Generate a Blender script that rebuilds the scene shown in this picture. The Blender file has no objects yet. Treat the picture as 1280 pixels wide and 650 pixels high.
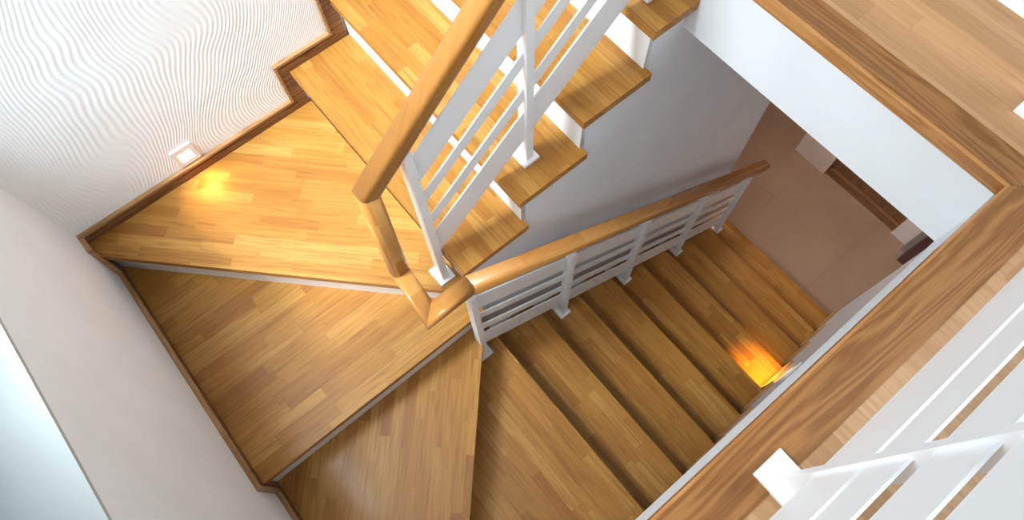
import bpy, bmesh, math, random
from mathutils import Vector, Matrix
random.seed(7)
D = bpy.data; COL = bpy.context.scene.collection; SC = bpy.context.scene

# ------------------------------------------------------------------ camera, world, lights, exposure
# plan coordinates: u runs along the textured wall, w away from it, z up; world = (u, -w, z)
def P(u, w, z): return Vector((u, -w, z))
RT = Matrix(((0.7717081173129542, -0.6356417250672978, -0.02064410392256165),
             (0.5961441458685772, 0.7116856902176227, 0.37163912023102547),
             (-0.2215372181370893, -0.29910378749346495, 0.9281477173850852))).transposed()
cam = D.cameras.new('camera'); co = D.objects.new('camera', cam); COL.objects.link(co)
cam.sensor_width = 36; cam.lens = 841.468 / 1280 * 36; cam.clip_start = 0.01; cam.clip_end = 100
co.matrix_world = Matrix.Translation((0.59096531, -1.69027073, 2.12785177)) @ RT.to_4x4()
SC.camera = co

SC.view_settings.view_transform = 'Standard'; SC.view_settings.look = 'None'
SC.view_settings.gamma = 1; SC.view_settings.use_curve_mapping = False
SC.view_settings.exposure = 0.36

wd = D.worlds.new('room_daylight'); SC.world = wd; wd.use_nodes = True
bg = wd.node_tree.nodes['Background']; bg.inputs[0].default_value = (0.76, 0.90, 1.0, 1); bg.inputs[1].default_value = 0.34

def area(name, loc, target, sx, sy, energy, col, spread=180):
    l = D.lights.new(name, 'AREA'); l.shape = 'RECTANGLE'; l.size = sx; l.size_y = sy; l.energy = energy; l.color = col
    l.spread = math.radians(spread)
    o = D.objects.new(name, l); COL.objects.link(o); o.location = loc
    o.rotation_euler = (Vector(target) - Vector(loc)).to_track_quat('-Z', 'Y').to_euler()
    return o
# daylight falling through the tall window above the sill
sun = D.lights.new('sun', 'SUN'); sun.energy = 2.5; sun.angle = math.radians(7); sun.color = (1, .98, .95)
so = D.objects.new('sun', sun); COL.objects.link(so)
so.rotation_euler = Vector((.41, .04, -.91)).to_track_quat('-Z', 'Y').to_euler()
# skylight entering through the first window
area('window_daylight', P(-.75, .50, 2.9), P(.8, .45, .2), .8, 1.2, 55, (.80, .92, 1), 95)
# added fill light, no visible source: brightens upper landing, railings and walls
area('landing_fill', P(2.7, 3.2, 3.1), P(.9, 1.0, .9), 1.0, 1.0, 31, (.88, .95, 1))
# added lamp standing in for soft daylight from the second window
area('window_2_fill', P(-.17, 1.48, 2.0), P(1.1, 1.48, 0.15), .8, .6, 4.4, (.98, .98, .97), 80)
# warm ceiling lamp of the lower room
area('lower_room_lamp', P(2.95, 0.70, 0.55), P(4.0, 1.4, -1.5), 0.4, 0.4, 9, (1, 0.82, 0.68), 110)

# ------------------------------------------------------------------ materials
def new_mat(name):
    m = D.materials.new(name); m.use_nodes = True; nt = m.node_tree
    return m, nt, nt.nodes['Principled BSDF']
class G:                       # small node helper
    def __init__(s, nt): s.nt = nt
    def link(s, a, b): s.nt.links.new(a, b)
    def set(s, sock, v):
        if isinstance(v, bpy.types.NodeSocket): s.link(v, sock)
        else: sock.default_value = v
    def math(s, op, a, b=None, c=None):
        n = s.nt.nodes.new('ShaderNodeMath'); n.operation = op; s.set(n.inputs[0], a)
        if b is not None: s.set(n.inputs[1], b)
        if c is not None: s.set(n.inputs[2], c)
        return n.outputs[0]
    def comb(s, x, y, z=0.0):
        n = s.nt.nodes.new('ShaderNodeCombineXYZ'); s.set(n.inputs[0], x); s.set(n.inputs[1], y); s.set(n.inputs[2], z); return n.outputs[0]
    def noise(s, vec, scale, detail=3, dist=0.0, rough=.5):
        n = s.nt.nodes.new('ShaderNodeTexNoise'); s.link(vec, n.inputs['Vector']); n.inputs['Scale'].default_value = scale
        n.inputs['Detail'].default_value = detail; n.inputs['Distortion'].default_value = dist; n.inputs['Roughness'].default_value = rough
        return n.outputs['Fac']
    def white(s, vec):
        n = s.nt.nodes.new('ShaderNodeTexWhiteNoise'); n.noise_dimensions = '2D'; s.link(vec, n.inputs['Vector']); return n.outputs['Value']
    def ramp(s, fac, stops):
        n = s.nt.nodes.new('ShaderNodeValToRGB'); s.link(fac, n.inputs[0]); e = n.color_ramp.elements
        while len(e) < len(stops): e.new(.5)
        for i, (p, c) in enumerate(stops): e[i].position = p; e[i].color = (*c, 1)
        return n.outputs[0]
    def mix(s, fac, a, b, mode='MIX'):
        n = s.nt.nodes.new('ShaderNodeMix'); n.data_type = 'RGBA'; n.blend_type = mode
        s.set(n.inputs[0], fac); s.set(n.inputs[6], a if isinstance(a, bpy.types.NodeSocket) else (*a, 1)); s.set(n.inputs[7], b if isinstance(b, bpy.types.NodeSocket) else (*b, 1))
        return n.outputs[2]
    def uv(s):
        n = s.nt.nodes.new('ShaderNodeUVMap'); n.uv_map = 'UVMap'
        q = s.nt.nodes.new('ShaderNodeSeparateXYZ'); s.link(n.outputs[0], q.inputs[0]); return q.outputs[0], q.outputs[1]
    def bump(s, h, strength, dist, bsdf):
        n = s.nt.nodes.new('ShaderNodeBump'); n.inputs['Strength'].default_value = strength; n.inputs['Distance'].default_value = dist
        s.link(h, n.inputs['Height']); s.link(n.outputs[0], bsdf.inputs['Normal'])

def lin(r, g, b):
    f = lambda c: (c / 255 / 12.92) if c / 255 <= .04045 else ((c / 255 + .055) / 1.055) ** 2.4
    return (f(r), f(g), f(b))

def strip_wood(name, row, length, stops, rough, grain_dark, grain_amt, joint=0.12, coat=0.0):
    m, nt, b = new_mat(name); g = G(nt); x, y = g.uv()
    r = g.math('FLOOR', g.math('DIVIDE', y, row)); rr = g.white(g.comb(r, 3.7))
    xs = g.math('ADD', g.math('DIVIDE', x, length), g.math('MULTIPLY', rr, 17.3))
    xs = g.math('ADD', xs, g.math('MULTIPLY', g.math('SINE', g.math('ADD', g.math('MULTIPLY', xs, 2.1), g.math('MULTIPLY', rr, 30))), .22))
    c = g.math('FLOOR', xs); cv = g.white(g.comb(r, c))
    col = g.ramp(cv, stops)
    gx = g.math('ADD', g.math('MULTIPLY', x, 5.0), g.math('MULTIPLY', cv, 40)); gy = g.math('ADD', g.math('MULTIPLY', y, 95), g.math('MULTIPLY', cv, 80))
    n1 = g.noise(g.comb(gx, gy), 1.0, 5, .6, .6)
    n2 = g.noise(g.comb(g.math('MULTIPLY', x, 2.2), g.math('ADD', g.math('MULTIPLY', y, 20), g.math('MULTIPLY', cv, 50))), 1.0, 3, 1.2)
    f = g.math('MULTIPLY', g.math('SUBTRACT', 1.0, g.math('SMOOTH_MIN', 1.0, g.math('MULTIPLY', n1, 1.75), .2)), grain_amt * 3.2)
    f = g.math('ADD', f, g.math('MULTIPLY', g.math('SUBTRACT', n2, .42), grain_amt * 1.2))
    f = g.math('MINIMUM', g.math('MAXIMUM', f, 0.0), .85)
    col = g.mix(f, col, grain_dark)
    fy = g.math('FRACT', g.math('DIVIDE', y, row)); fx = g.math('FRACT', xs)
    e1 = g.math('LESS_THAN', fy, .03); e2 = g.math('LESS_THAN', fx, .004)
    e = g.math('MULTIPLY', g.math('MAXIMUM', e1, e2), joint)
    col = g.mix(e, col, grain_dark)
    nt.links.new(col, b.inputs['Base Color'])
    b.inputs['Roughness'].default_value = rough
    b.inputs['Specular IOR Level'].default_value = .32; b.inputs['Coat Weight'].default_value = coat; b.inputs['Coat Roughness'].default_value = .12
    g.bump(n1, .12, .002, b)
    return m
M = {}
M['tread'] = strip_wood('honey_stave_wood', .040, .30, [(0, lin(156, 102, 40)), (.2, lin(168, 115, 48)), (.6, lin(177, 124, 54)), (1, lin(188, 138, 68))], .42, lin(124, 78, 28), .4, .13, .05)
M['rail_wood'] = strip_wood('honey_handrail_wood', .30, .33, [(0, lin(186, 124, 58)), (1, lin(206, 150, 82))], .28, lin(150, 92, 42), .2, 0.0, .3)
M['laminate'] = strip_wood('pale_floor_laminate', .066, .55, [(0, lin(172, 132, 90)), (.4, lin(186, 144, 102)), (1, lin(198, 158, 116))], .4, lin(160, 112, 70), .36, .3)

def grain_wood(name, c0, c1, c2, rough=.35):
    m, nt, b = new_mat(name); g = G(nt); x, y = g.uv()
    w = g.noise(g.comb(g.math('MULTIPLY', x, 1.6), g.math('MULTIPLY', y, 16)), 1.0, 3, .6)
    s = g.math('SINE', g.math('ADD', g.math('MULTIPLY', w, 40), g.math('MULTIPLY', y, 240)))
    s = g.math('MULTIPLY_ADD', s, .5, .5)
    n = g.noise(g.comb(g.math('MULTIPLY', x, 9), g.math('MULTIPLY', y, 330)), 1.0, 4)
    f = g.math('ADD', g.math('MULTIPLY', s, .45), g.math('MULTIPLY', n, .6))
    nt.links.new(g.ramp(f, [(.15, c0), (.5, c1), (.85, c2)]), b.inputs['Base Color'])
    b.inputs['Roughness'].default_value = rough; b.inputs['Specular IOR Level'].default_value = .3; g.bump(f, .15, .002, b)
    return m
M['trim'] = grain_wood('oak_trim', lin(120, 78, 40), lin(142, 96, 52), lin(162, 114, 66))
M['trim_edge'] = grain_wood('oak_trim_edge', lin(160, 104, 56), lin(180, 124, 72), lin(196, 142, 88), .3)
M['skirt'] = grain_wood('walnut_brown_skirting', lin(92, 58, 32), lin(122, 82, 50), lin(144, 102, 66))
M['skirt_edge'] = grain_wood('lighter_skirting_bead', lin(140, 100, 62), lin(164, 122, 82), lin(180, 140, 98), .3)
M['mat_door'] = grain_wood('brown_door_wood', lin(110, 76, 48), lin(126, 88, 58), lin(142, 102, 70))

def plain(name, col, rough=.5, noise=.02, scale=6, metal=0):
    m, nt, b = new_mat(name); g = G(nt); tc = nt.nodes.new('ShaderNodeTexCoord')
    n = g.noise(tc.outputs['Object'], scale, 4)
    a = tuple(max(0, c - noise) for c in col); d = tuple(min(1, c + noise) for c in col)
    nt.links.new(g.ramp(n, [(.3, a), (.7, d)]), b.inputs['Base Color']); b.inputs['Roughness'].default_value = rough; b.inputs['Metallic'].default_value = metal
    fine = g.noise(tc.outputs['Object'], 140, 2); g.bump(fine, .05, .002, b)
    return m
M['white_wall'] = plain('matt_white_wall', (.80, .83, .85), .7)
M['grey_wall'] = plain('cool_white_wall', (.82, .84, .87), .65)
M['fascia'] = plain('bright_white_fascia', (.72, .73, .74), .6)
M['sill'] = plain('pale_green_white_stone', (.40, .43, .42), .5, .015, 3)
M['paint'] = plain('white_painted_metal', (.88, .89, .90), .32, .01)
M['riser'] = plain('white_riser', (.80, .80, .80), .45)
M['black'] = plain('black_metal', (.02, .018, .015), .4, .004)
M['maroon'] = plain('dark_red_wood', lin(84, 50, 50), .35)
M['grey'] = plain('grey_stone_frame', lin(150, 140, 132), .5)
M['plastic'] = plain('white_plastic', (.8, .79, .77), .35, .01)
M['blush'] = plain('pale_blush_wall', lin(232, 218, 210), .6)

# textured wall: fine combed relief
m, nt, b = new_mat('combed_relief_wall'); g = G(nt); tc = nt.nodes.new('ShaderNodeTexCoord')
q = nt.nodes.new('ShaderNodeSeparateXYZ'); nt.links.new(tc.outputs['Object'], q.inputs[0])
base = g.comb(q.outputs[0], 0.0, q.outputs[2])
warp = g.noise(base, 1.5, 1, 0)
warp2 = g.noise(base, 4.0, 1, 0)
ph = g.math('ADD', g.math('MULTIPLY', q.outputs[0], 420), g.math('MULTIPLY', q.outputs[2], -120))
ph = g.math('ADD', ph, g.math('MULTIPLY', warp, 260)); ph = g.math('ADD', ph, g.math('MULTIPLY', warp2, 34))
wv = g.math('SINE', ph)
nt.links.new(g.ramp(g.noise(tc.outputs['Object'], 5, 3), [(.3, (.82, .855, .87)), (.7, (.85, .885, .90))]), b.inputs['Base Color'])
b.inputs['Roughness'].default_value = .55
g.bump(wv, .17, .003, b)
M['relief'] = m

# lower floor tile: glossy blush with thin joints
m, nt, b = new_mat('blush_floor_tile'); g = G(nt); tc = nt.nodes.new('ShaderNodeTexCoord')
q = nt.nodes.new('ShaderNodeSeparateXYZ'); nt.links.new(tc.outputs['Object'], q.inputs[0])
X = g.math('DIVIDE', g.math('ADD', q.outputs[0], -3.322 + 6), .6); Y = g.math('DIVIDE', g.math('ADD', q.outputs[1], 1.735 + 6), .6)
e = g.math('MAXIMUM', g.math('LESS_THAN', g.math('FRACT', X), .006), g.math('LESS_THAN', g.math('FRACT', Y), .006))
c = g.ramp(g.noise(tc.outputs['Object'], 2.2, 5, .8), [(.3, lin(150, 122, 100)), (.7, lin(166, 138, 116))])
nt.links.new(g.mix(g.math('MULTIPLY', e, .28), c, lin(110, 84, 68)), b.inputs['Base Color']); b.inputs['Roughness'].default_value = .22
M['tile'] = m

def emit(name, col, s):
    m, nt, b = new_mat(name); b.inputs['Emission Color'].default_value = (*col, 1); b.inputs['Emission Strength'].default_value = s
    b.inputs['Base Color'].default_value = (*col, 1); return m
M['lens'] = emit('warm_lit_lens', (1, .84, .66), 1.0)
m, nt, b = new_mat('window_glass'); b.inputs['Base Color'].default_value = (1, 1, 1, 1); b.inputs['Roughness'].default_value = 0; b.inputs['Alpha'].default_value = .08
M['glass'] = m

# ------------------------------------------------------------------ mesh helpers
def finish(name, bm, mat, parent=None, uvdir=None, bevel=0, seg=2, bevel_mod=True):
    if bevel and bevel_mod:
        es = [e for e in bm.edges if len(e.link_faces) == 2 and e.calc_face_angle(0) > .5]
        bmesh.ops.bevel(bm, geom=es, offset=bevel, segments=seg, profile=.5, affect='EDGES', clamp_overlap=True)
    bmesh.ops.recalc_face_normals(bm, faces=bm.faces)
    a = Vector(uvdir).normalized() if uvdir else Vector((1, 0, 0))
    lay = bm.loops.layers.uv.new('UVMap'); ox, oy = random.random() * 7, random.random() * 7
    for f in bm.faces:
        n = f.normal
        b_ = n.cross(a)
        if b_.length < .3:
            b_ = a.orthogonal()
        b_.normalize()
        if abs(n.z) > .5: b_ = Vector((0, 0, 1)).cross(a).normalized()
        for l in f.loops:
            c = l.vert.co
            l[lay].uv = (c.dot(a) + ox, c.dot(b_) + (c.z * .5 if abs(n.z) > .5 else 0) + oy)
    me = D.meshes.new(name); bm.to_mesh(me); bm.free()
    for p in me.polygons: p.use_smooth = bool(bevel)
    if bevel:
        me.set_sharp_from_angle(angle=math.radians(50))
    mats = mat if isinstance(mat, (list, tuple)) else [mat]
    for k in mats: me.materials.append(M[k])
    o = D.objects.new(name, me); COL.objects.link(o)
    if parent: o.parent = parent
    return o
def box(bm, u0, u1, w0, w1, z0, z1):
    vs = [bm.verts.new(P(u, w, z)) for z in (z0, z1) for u, w in ((u0, w0), (u1, w0), (u1, w1), (u0, w1))]
    for f in ((0, 1, 2, 3), (4, 5, 6, 7), (0, 1, 5, 4), (1, 2, 6, 5), (2, 3, 7, 6), (3, 0, 4, 7)): bm.faces.new([vs[i] for i in f])
def prism(bm, pts3, ext, mi=0):
    a = [bm.verts.new(p) for p in pts3]; b = [bm.verts.new(p + ext) for p in pts3]; n = len(a)
    fs = [bm.faces.new(a), bm.faces.new(b[::-1])] + [bm.faces.new((a[i], a[(i + 1) % n], b[(i + 1) % n], b[i])) for i in range(n)]
    for f in fs: f.material_index = mi
def struct(o): o['kind'] = 'structure'; return o
def thing(name, label, cat, loc=(0, 0, 0), group=None):
    o = D.objects.new(name, None); COL.objects.link(o); o.location = loc; o['label'] = label; o['category'] = cat
    if group: o['group'] = group
    return o
def adopt(root):                  # meshes are built in world coordinates; keep them there under a moved Empty
    bpy.context.view_layer.update()
    inv = Matrix.Translation(root.location).inverted()
    for c in root.children: c.matrix_parent_inverse = inv

# ------------------------------------------------------------------ levels measured on the stair
HU, HW, HL = .1913, .174, .18
W1 = 1.0085; MW = .98; WC = 1.954
NOSE = [.907, 1.1355, 1.3636, 1.582]          # upper flight nosings
UF = 1.742; ZF = .93; WF = 1.817; ZS = .645    # slab edge, floor level, slab edge, soffit
US, GS = .9644, .2362                          # lower flight nosings
TH = .03
zl = lambda k: -3 * HW - k * HL
ZB = -2.142

# ------------------------------------------------------------------ setting
# wall A (textured), wall B (plain, with window above the sill), wall C (right of the lower flight)
bm = bmesh.new(); box(bm, -1.3, 6.0, -.12, 0, -2.3, 6.0); struct(finish('wall_left', bm, 'relief'))
bm = bmesh.new(); box(bm, -.32, 0, 0, 2.6, -2.3, .788); struct(finish('wall_back', bm, 'white_wall'))
bm = bmesh.new(); box(bm, -.32, .0005, 0, 2.6, .788, .80); struct(finish('window_1_sill', bm, 'sill', bevel=.006, seg=3))
D.objects['window_1_sill'].name = 'window_1'
w1 = D.objects['window_1']
for nm, (a, b_, c, d) in dict(l=(0.02, .07, 1.25, 6.0), r=(.88, .93, 1.25, 6.0), b=(.07, .88, 1.25, 1.30)).items():
    bm = bmesh.new(); box(bm, -.28, -.23, a, b_, c, d); finish('window_frame', bm, 'paint', w1)
bm = bmesh.new(); box(bm, -.257, -.253, .07, .88, 1.30, 6.0); finish('window_pane', bm, 'glass', w1)
bm = bmesh.new(); box(bm, -.32, -.2, 0, 2.6, .80, 1.25); box(bm, -.32, -.2, .93, 1.05, 1.25, 6.0); box(bm, -.32, -.2, 1.92, 2.6, 1.25, 6.0)
struct(finish('wall_back_2', bm, 'white_wall'))
bm = bmesh.new(); box(bm, -.26, -.255, 1.05, 1.92, 1.25, 6.0); w2 = struct(finish('window_2', bm, 'glass'))
bm = bmesh.new(); box(bm, -.225, -.22, 1.05, 1.92, 1.25, 6.0); finish('sun_block', bm, 'white_wall', w2)  # unseen opaque panel, added to keep the sun out of this window
# stairwell wall between the flights: stepped top under the treads, running on below the slab
pts = [(.93, -2.2), (.93, HU - TH)]
for i in range(4):
    z = HU * (i + 1) - TH - .001
    u1 = NOSE[i + 1] + .0275 if i < 3 else UF
    pts += [((NOSE[i] + .0275) if i else .93, z), (u1, z)]
pts = [p for i, p in enumerate(pts) if i == 0 or p != pts[i - 1]]
pts += [(UF, ZS), (2.69, ZS), (2.69, -2.2)]
bm = bmesh.new(); prism(bm, [P(u, .90, z) for u, z in pts], P(0, MW - .90, 0)); struct(finish('wall_middle', bm, 'grey_wall'))
bm = bmesh.new(); prism(bm, [P(0, WC, -2.3), P(2.90, WC, -2.3), P(2.90, 2.03, -2.3), P(3.60, 2.03, -2.3), P(3.60, 2.15, -2.3), P(0, 2.15, -2.3)], Vector((0, 0, ZS + 2.3))); struct(finish('wall_right', bm, 'grey_wall'))
# upper slab: white edge, pale laminate, oak trim
bm = bmesh.new()
prism(bm, [P(-1.5, 3.9, ZS), P(-1.5, WF, ZS), P(UF, WF, ZS), P(UF, 0, ZS), P(6, 0, ZS), P(6, 3.9, ZS)], Vector((0, 0, ZF - .022 - ZS)))
struct(finish('trim_slab_edge', bm, 'fascia')).name = 'ceiling'
bm = bmesh.new()
prism(bm, [P(-1.5, 3.9, ZF - .022), P(-1.5, 1.88, ZF - .022), P(1.79, 1.88, ZF - .022), P(1.79, 0, ZF - .022), P(6, 0, ZF - .022), P(6, 3.9, ZF - .022)], Vector((0, 0, .022)))
struct(finish('floor', bm, 'laminate', uvdir=(0, 1, 0)))
def trim_board(name, a, b_, wide, inner, top):   # mitred boards: quad in plan, lip rounded, thin bead at the outer edge
    bm = bmesh.new(); prism(bm, [P(*p, ZF - .03) for p in inner], Vector((0, 0, .033)))
    o = finish(name, bm, 'trim', uvdir=(P(*b_, 0) - P(*a, 0)), bevel=.0015, seg=2); struct(o)
    return o
I = (1.722, 1.808); O = (1.805, 1.905)
trim_board('trim_1', (-1.5, I[1]), (I[0], I[1]), 0, [(-1.5, I[1] + .006), (I[0] + .008, I[1] + .006), (O[0], O[1]), (-1.5, O[1])], 0)
trim_board('trim_2', (I[0], 0), (I[0], I[1]), 0, [(I[0] + .012, 0), (I[0] + .012, I[1] + .009), (O[0], O[1]), (O[0], 0)], 0)
bm = bmesh.new(); prism(bm, [P(*p, ZF - .034) for p in [(-1.5, I[1]), I, (I[0] + .009, I[1] + .009), (-1.5, I[1] + .009)]], Vector((0, 0, .034)))
struct(finish('trim_3', bm, 'trim_edge', uvdir=(1, 0, 0), bevel=.006, seg=3))
bm = bmesh.new(); prism(bm, [P(*p, ZF - .034) for p in [(I[0], 0), I, (I[0] + .014, I[1] + .014), (I[0] + .014, 0)]], Vector((0, 0, .034)))
struct(finish('trim_4', bm, 'trim_edge', uvdir=(0, 1, 0), bevel=.006, seg=3))
# lower room
bm = bmesh.new(); box(bm, -.1, 6.5, -.1, 4.2, ZB - .1, ZB); struct(finish('floor_lower', bm, 'tile'))
bm = bmesh.new(); box(bm, 3.73, 4.0, .965, 1.228, ZB, ZS); struct(finish('wall_far_pillar', bm, 'blush')).name = 'wall_far_1'
bm = bmesh.new(); box(bm, 3.73, 4.0, 1.827, 3.9, ZB, ZS); struct(finish('wall_far_pillar', bm, 'blush')).name = 'wall_far_2'
bm = bmesh.new(); box(bm, 6.0, 6.2, -.12, 4.0, ZB, ZS); struct(finish('wall_far', bm, 'blush'))
bm = bmesh.new(); box(bm, 3.62, 6.0, 3.9, 4.0, ZB, ZS); struct(finish('wall_right_lower', bm, 'blush'))
bm = bmesh.new(); box(bm, -1.5, 6.0, 3.9, 4.0, ZF, 6.0); struct(finish('wall_right_upper', bm, 'white_wall'))
bm = bmesh.new(); box(bm, 3.775, 3.81, 1.228, 1.827, ZB + .01, ZB + 2.3)
d1 = struct(finish('door_1', bm, 'mat_door', uvdir=(0, 0, 1)))
bm = bmesh.new(); box(bm, 3.75, 3.775, 1.228, 1.827, ZB, ZB + .07); finish('threshold', bm, 'mat_door', d1, uvdir=(0, 1, 0), bevel=.006)
bm = bmesh.new(); box(bm, 3.768, 3.775, 1.30, 1.50, ZB + .15, ZB + 1.0); box(bm, 3.768, 3.775, 1.56, 1.76, ZB + .15, ZB + 1.0); finish('door_panel', bm, 'mat_door', d1, uvdir=(0, 0, 1), bevel=.003)

# ------------------------------------------------------------------ skirting that steps with the stair
def offset_line(pts, d):           # 2-D polyline offset to its right side by d
    out = []
    for i, p in enumerate(pts):
        ns = []
        for a, b_ in ((i - 1, i), (i, i + 1)):
            if a < 0 or b_ >= len(pts): continue
            dx, dy = pts[b_][0] - pts[a][0], pts[b_][1] - pts[a][1]; L = math.hypot(dx, dy); ns.append((dy / L, -dx / L))
        if len(ns) == 1: out.append((p[0] + ns[0][0] * d, p[1] + ns[0][1] * d))
        else:
            nx, ny = ns[0][0] + ns[1][0], ns[0][1] + ns[1][1]; k = 2 / (nx * nx + ny * ny)
            out.append((p[0] + nx * k * d, p[1] + ny * k * d))
    return out
def skirting(name, line, to3, nrm):
    """line = outer (upper) edge in wall coordinates; the board lies on its right-hand side"""
    bm = bmesh.new()
    def band(d0, d1, t, mi):
        a, b_ = offset_line(line, d0), offset_line(line, d1)
        for i in range(len(line) - 1):
            prism(bm, [to3(*a[i]), to3(*a[i + 1]), to3(*b_[i + 1]), to3(*b_[i])], nrm * t, mi)
    band(0, .009, .017, 1); band(.009, .062, .012, 0); band(.024, .030, .0145, 0)
    o = finish(name, bm, ['skirt', 'skirt_edge'], uvdir=(to3(*line[1]) - to3(*line[0]))); struct(o)
    me = o.data      # grain follows each run
    return o
SK = .057
la = [(0, SK), (.86, SK), (.86, HU + SK), (1.09, HU + SK), (1.09, 2 * HU + SK), (1.318, 2 * HU + SK), (1.318, 3 * HU + SK), (1.537, 3 * HU + SK), (1.537, 4 * HU + SK), (UF - .03, 4 * HU + SK)]
skirting('baseboard_left', la, lambda a, z: P(a, 0, z), P(0, 1, 0))
lb = [(0, SK), (.073, .047), (.10, -HW + SK), (1.057, -HW + SK), (1.057, -2 * HW + SK), (WC, -2 * HW + SK)]
# seen from the stair the upper edge runs with the treads on its right, as on the left wall
skirting('baseboard_back', lb, lambda a, z: P(0, a, z), P(1, 0, 0))
lc = [(0.0, -2 * HW + SK), (.12, -2 * HW + SK), (.14, zl(0) + SK)]
for k in range(9):
    lc += [(US + k * GS + .045, zl(k) + SK), (US + k * GS + .045, zl(k + 1) + SK)]
lc = lc[:-1]
skirting('baseboard_right', lc, lambda a, z: P(a, WC, z), P(0, -1, 0))

# ------------------------------------------------------------------ staircase
st = thing('staircase', 'winding wooden staircase with honey stave treads and white risers between the walls', 'staircase', P(1, 1, ZB))
def tread(poly, z, d, label=None):
    bm = bmesh.new(); prism(bm, [P(u, w, z - TH) for u, w in poly], Vector((0, 0, TH)))
    o = finish('tread', bm, 'tread', st, uvdir=P(d[0], d[1], 0), bevel=.006, seg=3)
    if label: o['label'] = label
    return o
def riser(a, b_, z0, z1, t=.018):   # vertical board from plan point a to b_, thickness away from the viewer side
    d = Vector((b_[0] - a[0], b_[1] - a[1])).normalized(); n = (-d.y * t, d.x * t)
    bm = bmesh.new(); prism(bm, [P(a[0], a[1], z0), P(b_[0], b_[1], z0), P(b_[0] + n[0], b_[1] + n[1], z0), P(a[0] + n[0], a[1] + n[1], z0)], Vector((0, 0, z1 - z0)))
    return finish('riser', bm, 'riser', st)
g0 = .002
for i, un in enumerate(NOSE):
    z = HU * (i + 1); ub = (NOSE[i + 1] + .028) if i < 3 else UF - .001
    tail = .006 if i < 3 else 0
    poly = [(un, .013), (ub, .013), (ub, MW), (ub + tail, MW + .001), (ub + tail, W1), (un, W1)] if tail else [(un, .013), (ub, .013), (ub, W1), (un, W1)]
    tread(poly, z, (0, 1))
    riser((un + .026, MW), (un + .026, .013), HU * i + g0 * 0, z - TH)
riser((UF - .02, MW), (UF - .02, .013), HU * 4, ZF - .034)
# winders
R2 = 2 ** -.5
K1 = [(.013, .075), (.013, .013), (.93, .013), (.93, MW + .005), (.90, MW + .012)]
tread(K1, 0, (K1[4][0] - K1[0][0], K1[4][1] - K1[0][1]), 'wedge-shaped winder tread with an orange light patch')
riser((.925, .979), (.015, .040), -HW, -TH)
K2 = [(.013, .030), (.94, .965), (.94, 1.035), (.013, 1.035)]
tread(K2, -HW, (1, 0))
riser((.93, 1.010), (.013, 1.010), -2 * HW, -HW - TH)
K3 = [(.013, 1.0), (.93, 1.0), (.926, 1.035), (.09, 1.941), (.013, 1.941)]
tread(K3, -2 * HW, (-.407, .441))
riser((.91, 1.02), (.075, 1.925), -3 * HW, -2 * HW - TH)
K4 = [(.93, .985), (US, .985), (US, WC - .002), (.05, WC - .002), (.88, 1.03)]
tread(K4, zl(0), (0, 1))
riser((US - .018, WC - .002), (US - .018, .985), zl(1), zl(0) - TH)
for k in range(1, 9):
    u1 = US + k * GS; u0 = u1 - GS - .02
    tread([(u0, .985), (u1, .985), (u1, WC - .002), (u0, WC - .002)], zl(k), (0, 1))
    riser((u1 - .018, WC - .002), (u1 - .018, .985), zl(k + 1), zl(k) - TH)
adopt(st)

# ------------------------------------------------------------------ handrail sweep
def profile(hw, hh, r, n=5):
    out = []
    for cx, cy, a0 in ((hw - r, hh - r, 0), (-hw + r, hh - r, 90), (-hw + r, -hh + r, 180), (hw - r, -hh + r, 270)):
        for i in range(n + 1):
            a = math.radians(a0 + 90 * i / n); out.append((cx + r * math.cos(a), cy + r * math.sin(a)))
    return out
def rail_seg(A, B, side, nA, nB, parent, hw=.028, hh=.026, r=.015):
    d = (B - A).normalized(); side = (side - d * side.dot(d)).normalized(); up = side.cross(d)
    if up.z < 0: up = -up
    bm = bmesh.new(); ra, rb = [], []
    for x, y in profile(hw, hh, r):
        o = side * x + up * y
        ta = -(o.dot(nA)) / d.dot(nA); tb = -(o.dot(nB)) / d.dot(nB)
        ra.append(bm.verts.new(A + o + d * ta)); rb.append(bm.verts.new(B + o + d * tb))
    n = len(ra)
    for i in range(n): bm.faces.new((ra[i], ra[(i + 1) % n], rb[(i + 1) % n], rb[i]))
    bm.faces.new(ra[::-1]); bm.faces.new(rb)
    o = finish('handrail', bm, 'rail_wood', parent, uvdir=d)
    for p in o.data.polygons: p.use_smooth = len(p.vertices) == 4
    return o
def rail(points, sides, parent):
    P_ = points; ds = [(P_[i + 1] - P_[i]).normalized() for i in range(len(P_) - 1)]
    nrm = [ds[0]] + [(ds[i] + ds[i + 1]).normalized() for i in range(len(ds) - 1)] + [ds[-1]]
    for i in range(len(ds)): rail_seg(P_[i], P_[i + 1], sides[i], nrm[i], nrm[i + 1], parent)
sr = thing('stair_railing', 'white slatted stair railing with folded honey wood handrail on the inner side of the steps', 'railing', P(.885, 1.0, -.52))
WU, WL = .90, 1.07
SU, SL = .84, -.7622
znU = lambda u: HU + (u - .907) * SU
znL = lambda u: zl(0) + (u - US) * -(-SL)
U_, W_ = P(1, 0, 0), P(0, 1, 0)
rail([P(2.0, WU, 1.868), P(.768, WU, .748), P(.758, WU, .26), P(.745, WL, .26), P(.885, WL, .262), P(2.89, WL, -1.283)], [W_, W_, U_, W_, W_], sr)

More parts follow.
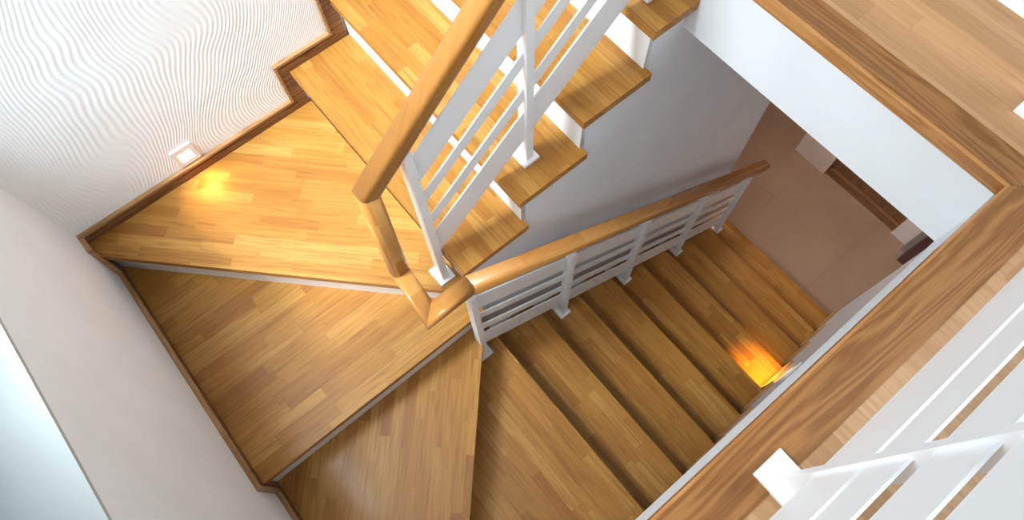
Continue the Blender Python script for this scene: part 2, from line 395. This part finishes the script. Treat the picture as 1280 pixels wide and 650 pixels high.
def post(parent, u, w, z0, z1, du=.024, dw=.036, pu=.058, pw=.072, sh=-.007):
    bm = bmesh.new(); box(bm, u - du / 2, u + du / 2, w - dw / 2, w + dw / 2, z0 + .008, z1)
    o = finish('post', bm, 'paint', parent, bevel=.0025)
    bm = bmesh.new(); box(bm, u - pu / 2, u + pu / 2, w - pw / 2 + sh, w + pw / 2 + sh, z0 + .0005, z0 + .012); finish('base_plate', bm, 'paint', o, bevel=.0025)
    bm = bmesh.new(); box(bm, u - .007, u + .007, w - .007, w + .007, z1 - .002, z1 + .05); finish('rail_bracket', bm, 'paint', o)
    return o
VS = [(.03, .165), (.217, .268), (.353, .403), (.467, .585)]
def slats(parent, u0, u1, w, zn, wo=0, t=.005):
    for a, b_ in VS:
        bm = bmesh.new(); prism(bm, [P(u0, w + wo - t / 2, zn(u0) + a), P(u1, w + wo - t / 2, zn(u1) + a), P(u1, w + wo - t / 2, zn(u1) + b_), P(u0, w + wo - t / 2, zn(u0) + b_)], P(0, t, 0))
        finish('slat', bm, 'paint', parent, bevel=.002)
UP = [(.885, 0), (1.249, 2 * HU), (1.66, 4 * HU)]
for u, z in UP: post(sr, u, WU, z, znU(u) + .64)
slats(sr, .893, 1.95, WU, znU, .004)
for u, k in ((.883, 0), (1.325, 2), (1.785, 4), (2.268, 6), (2.748, 8)): post(sr, u, WL, zl(k), znL(u) + .64)
slats(sr, .893, 2.80, WL, lambda u: znL(u) - (u - US) * .02, -.009)
bm = bmesh.new()
for a, b_ in (((2.80, -1.215), (2.86, -1.30)), ((2.86, -1.30), (2.875, -1.25))):
    pa, pb = P(a[0], WL + .012, a[1] - .03), P(b_[0], WL + .012, b_[1] - .03); d = (pb - pa).normalized(); n_ = Vector((-d.z, 0, d.x)) * .005
    prism(bm, [pa - n_, pb - n_, pb + n_, pa + n_], P(0, -.024, 0))
o = finish('end_bracket', bm, 'black', sr); o['label'] = 'black metal bracket under the lower end of the handrail'
adopt(sr)

# ------------------------------------------------------------------ landing railings on the upper floor
VB = [(.15, .305), (.322, .42), (.465, .57), (.60, .74)]
def landing(name, label, posts, run, axis):
    t = thing(name, label, 'railing', posts[0][:2] and P(posts[0][0], posts[0][1], ZF), 'white slatted railings on the upper floor')
    for u, w in posts:
        long_w = axis == 'u'
        p_ = post(t, u, w, ZF, ZF + .80, *((.014, .036) if long_w else (.036, .014)), *((.065, .10) if long_w else (.10, .065)), sh=0)
    for a, b_ in VB:
        bm = bmesh.new()
        if axis == 'u': box(bm, run[0], run[1], run[2] + .002, run[2] + .006, ZF + a, ZF + b_)
        else: box(bm, run[2], run[2] + .004, run[0], run[1], ZF + a, ZF + b_)
        finish('slat', bm, 'paint', t, bevel=.002)
    A, B = (P(run[0], run[2] + .016, ZF + .87), P(run[1], run[2] + .016, ZF + .87)) if axis == 'u' else (P(run[2] + .016, run[0], ZF + .87), P(run[2] + .016, run[1], ZF + .87))
    n = (B - A).normalized(); rail_seg(A, B, W_ if axis == 'u' else U_, n, n, t)
    adopt(t)
landing('landing_railing', 'white slatted railing standing on the pale upper floor along the long side of the opening', [(.972, 1.915), (-.1, 1.915)], (-1.0, 1.93, 1.90), 'u')
landing('landing_railing', 'white slatted railing at the short end of the opening, mostly out of the picture', [(1.93, 1.745), (1.93, 1.12)], (1.10, 1.885, 1.912), 'w')

# ------------------------------------------------------------------ recessed step lights
def step_light(label, u, z, w, s, su, sz):
    t = thing('step_light', label, 'light', P(u, w, z), 'recessed step lights')
    y0, y1 = (w, w + s * .007)
    bm = bmesh.new()
    for a, b_, c, d in ((-su, -su * .62, -sz, sz), (su * .62, su, -sz, sz), (-su * .62, su * .62, sz * .5, sz), (-su * .62, su * .62, -sz, -sz * .6)):
        box(bm, u + a, u + b_, min(y0, y1), max(y0, y1), z + c, z + d)
    finish('light_frame', bm, 'plastic', t)
    bm = bmesh.new(); box(bm, u - su * .62, u + su * .62, min(w + s * .0005, w + s * .003), max(w + s * .0005, w + s * .003), z - sz * .6, z + sz * .5)
    finish('light_lens', bm, 'lens', t)
    adopt(t)
    return t
step_light('square white recessed light low on the textured wall above the winder tread', .450, .108, 0, 1, .040, .045)
area('step_lamp_upper', P(.45, .020, .10), P(.46, .11, 0), .05, .02, .25, (1, .50, .08), 110)
step_light('small recessed light on the wall at the right end of the descending steps', 2.00, -1.06, WC, -1, .055, .045)
area('step_lamp_lower', P(2.03, WC - .012, -1.10), P(2.03, WC - .07, -1.42), .05, .02, .8, (1, .46, .03), 60)

# dark red panel at the end of the right wall with a slim grey frame
t = thing('cabinet', 'dark red cabinet with a grey edge strip at the far end of the right wall', 'cabinet', P(3.6, 2.0, ZB))
bm = bmesh.new(); box(bm, 3.602, 3.68, 1.98, 2.30, ZB, ZB + 1.6); finish('side_panel', bm, 'maroon', t, bevel=.003)
bm = bmesh.new(); box(bm, 3.682, 3.728, 1.945, 2.10, ZB, ZB + 1.6); finish('frame_edge', bm, 'grey', t, bevel=.003)
adopt(t)
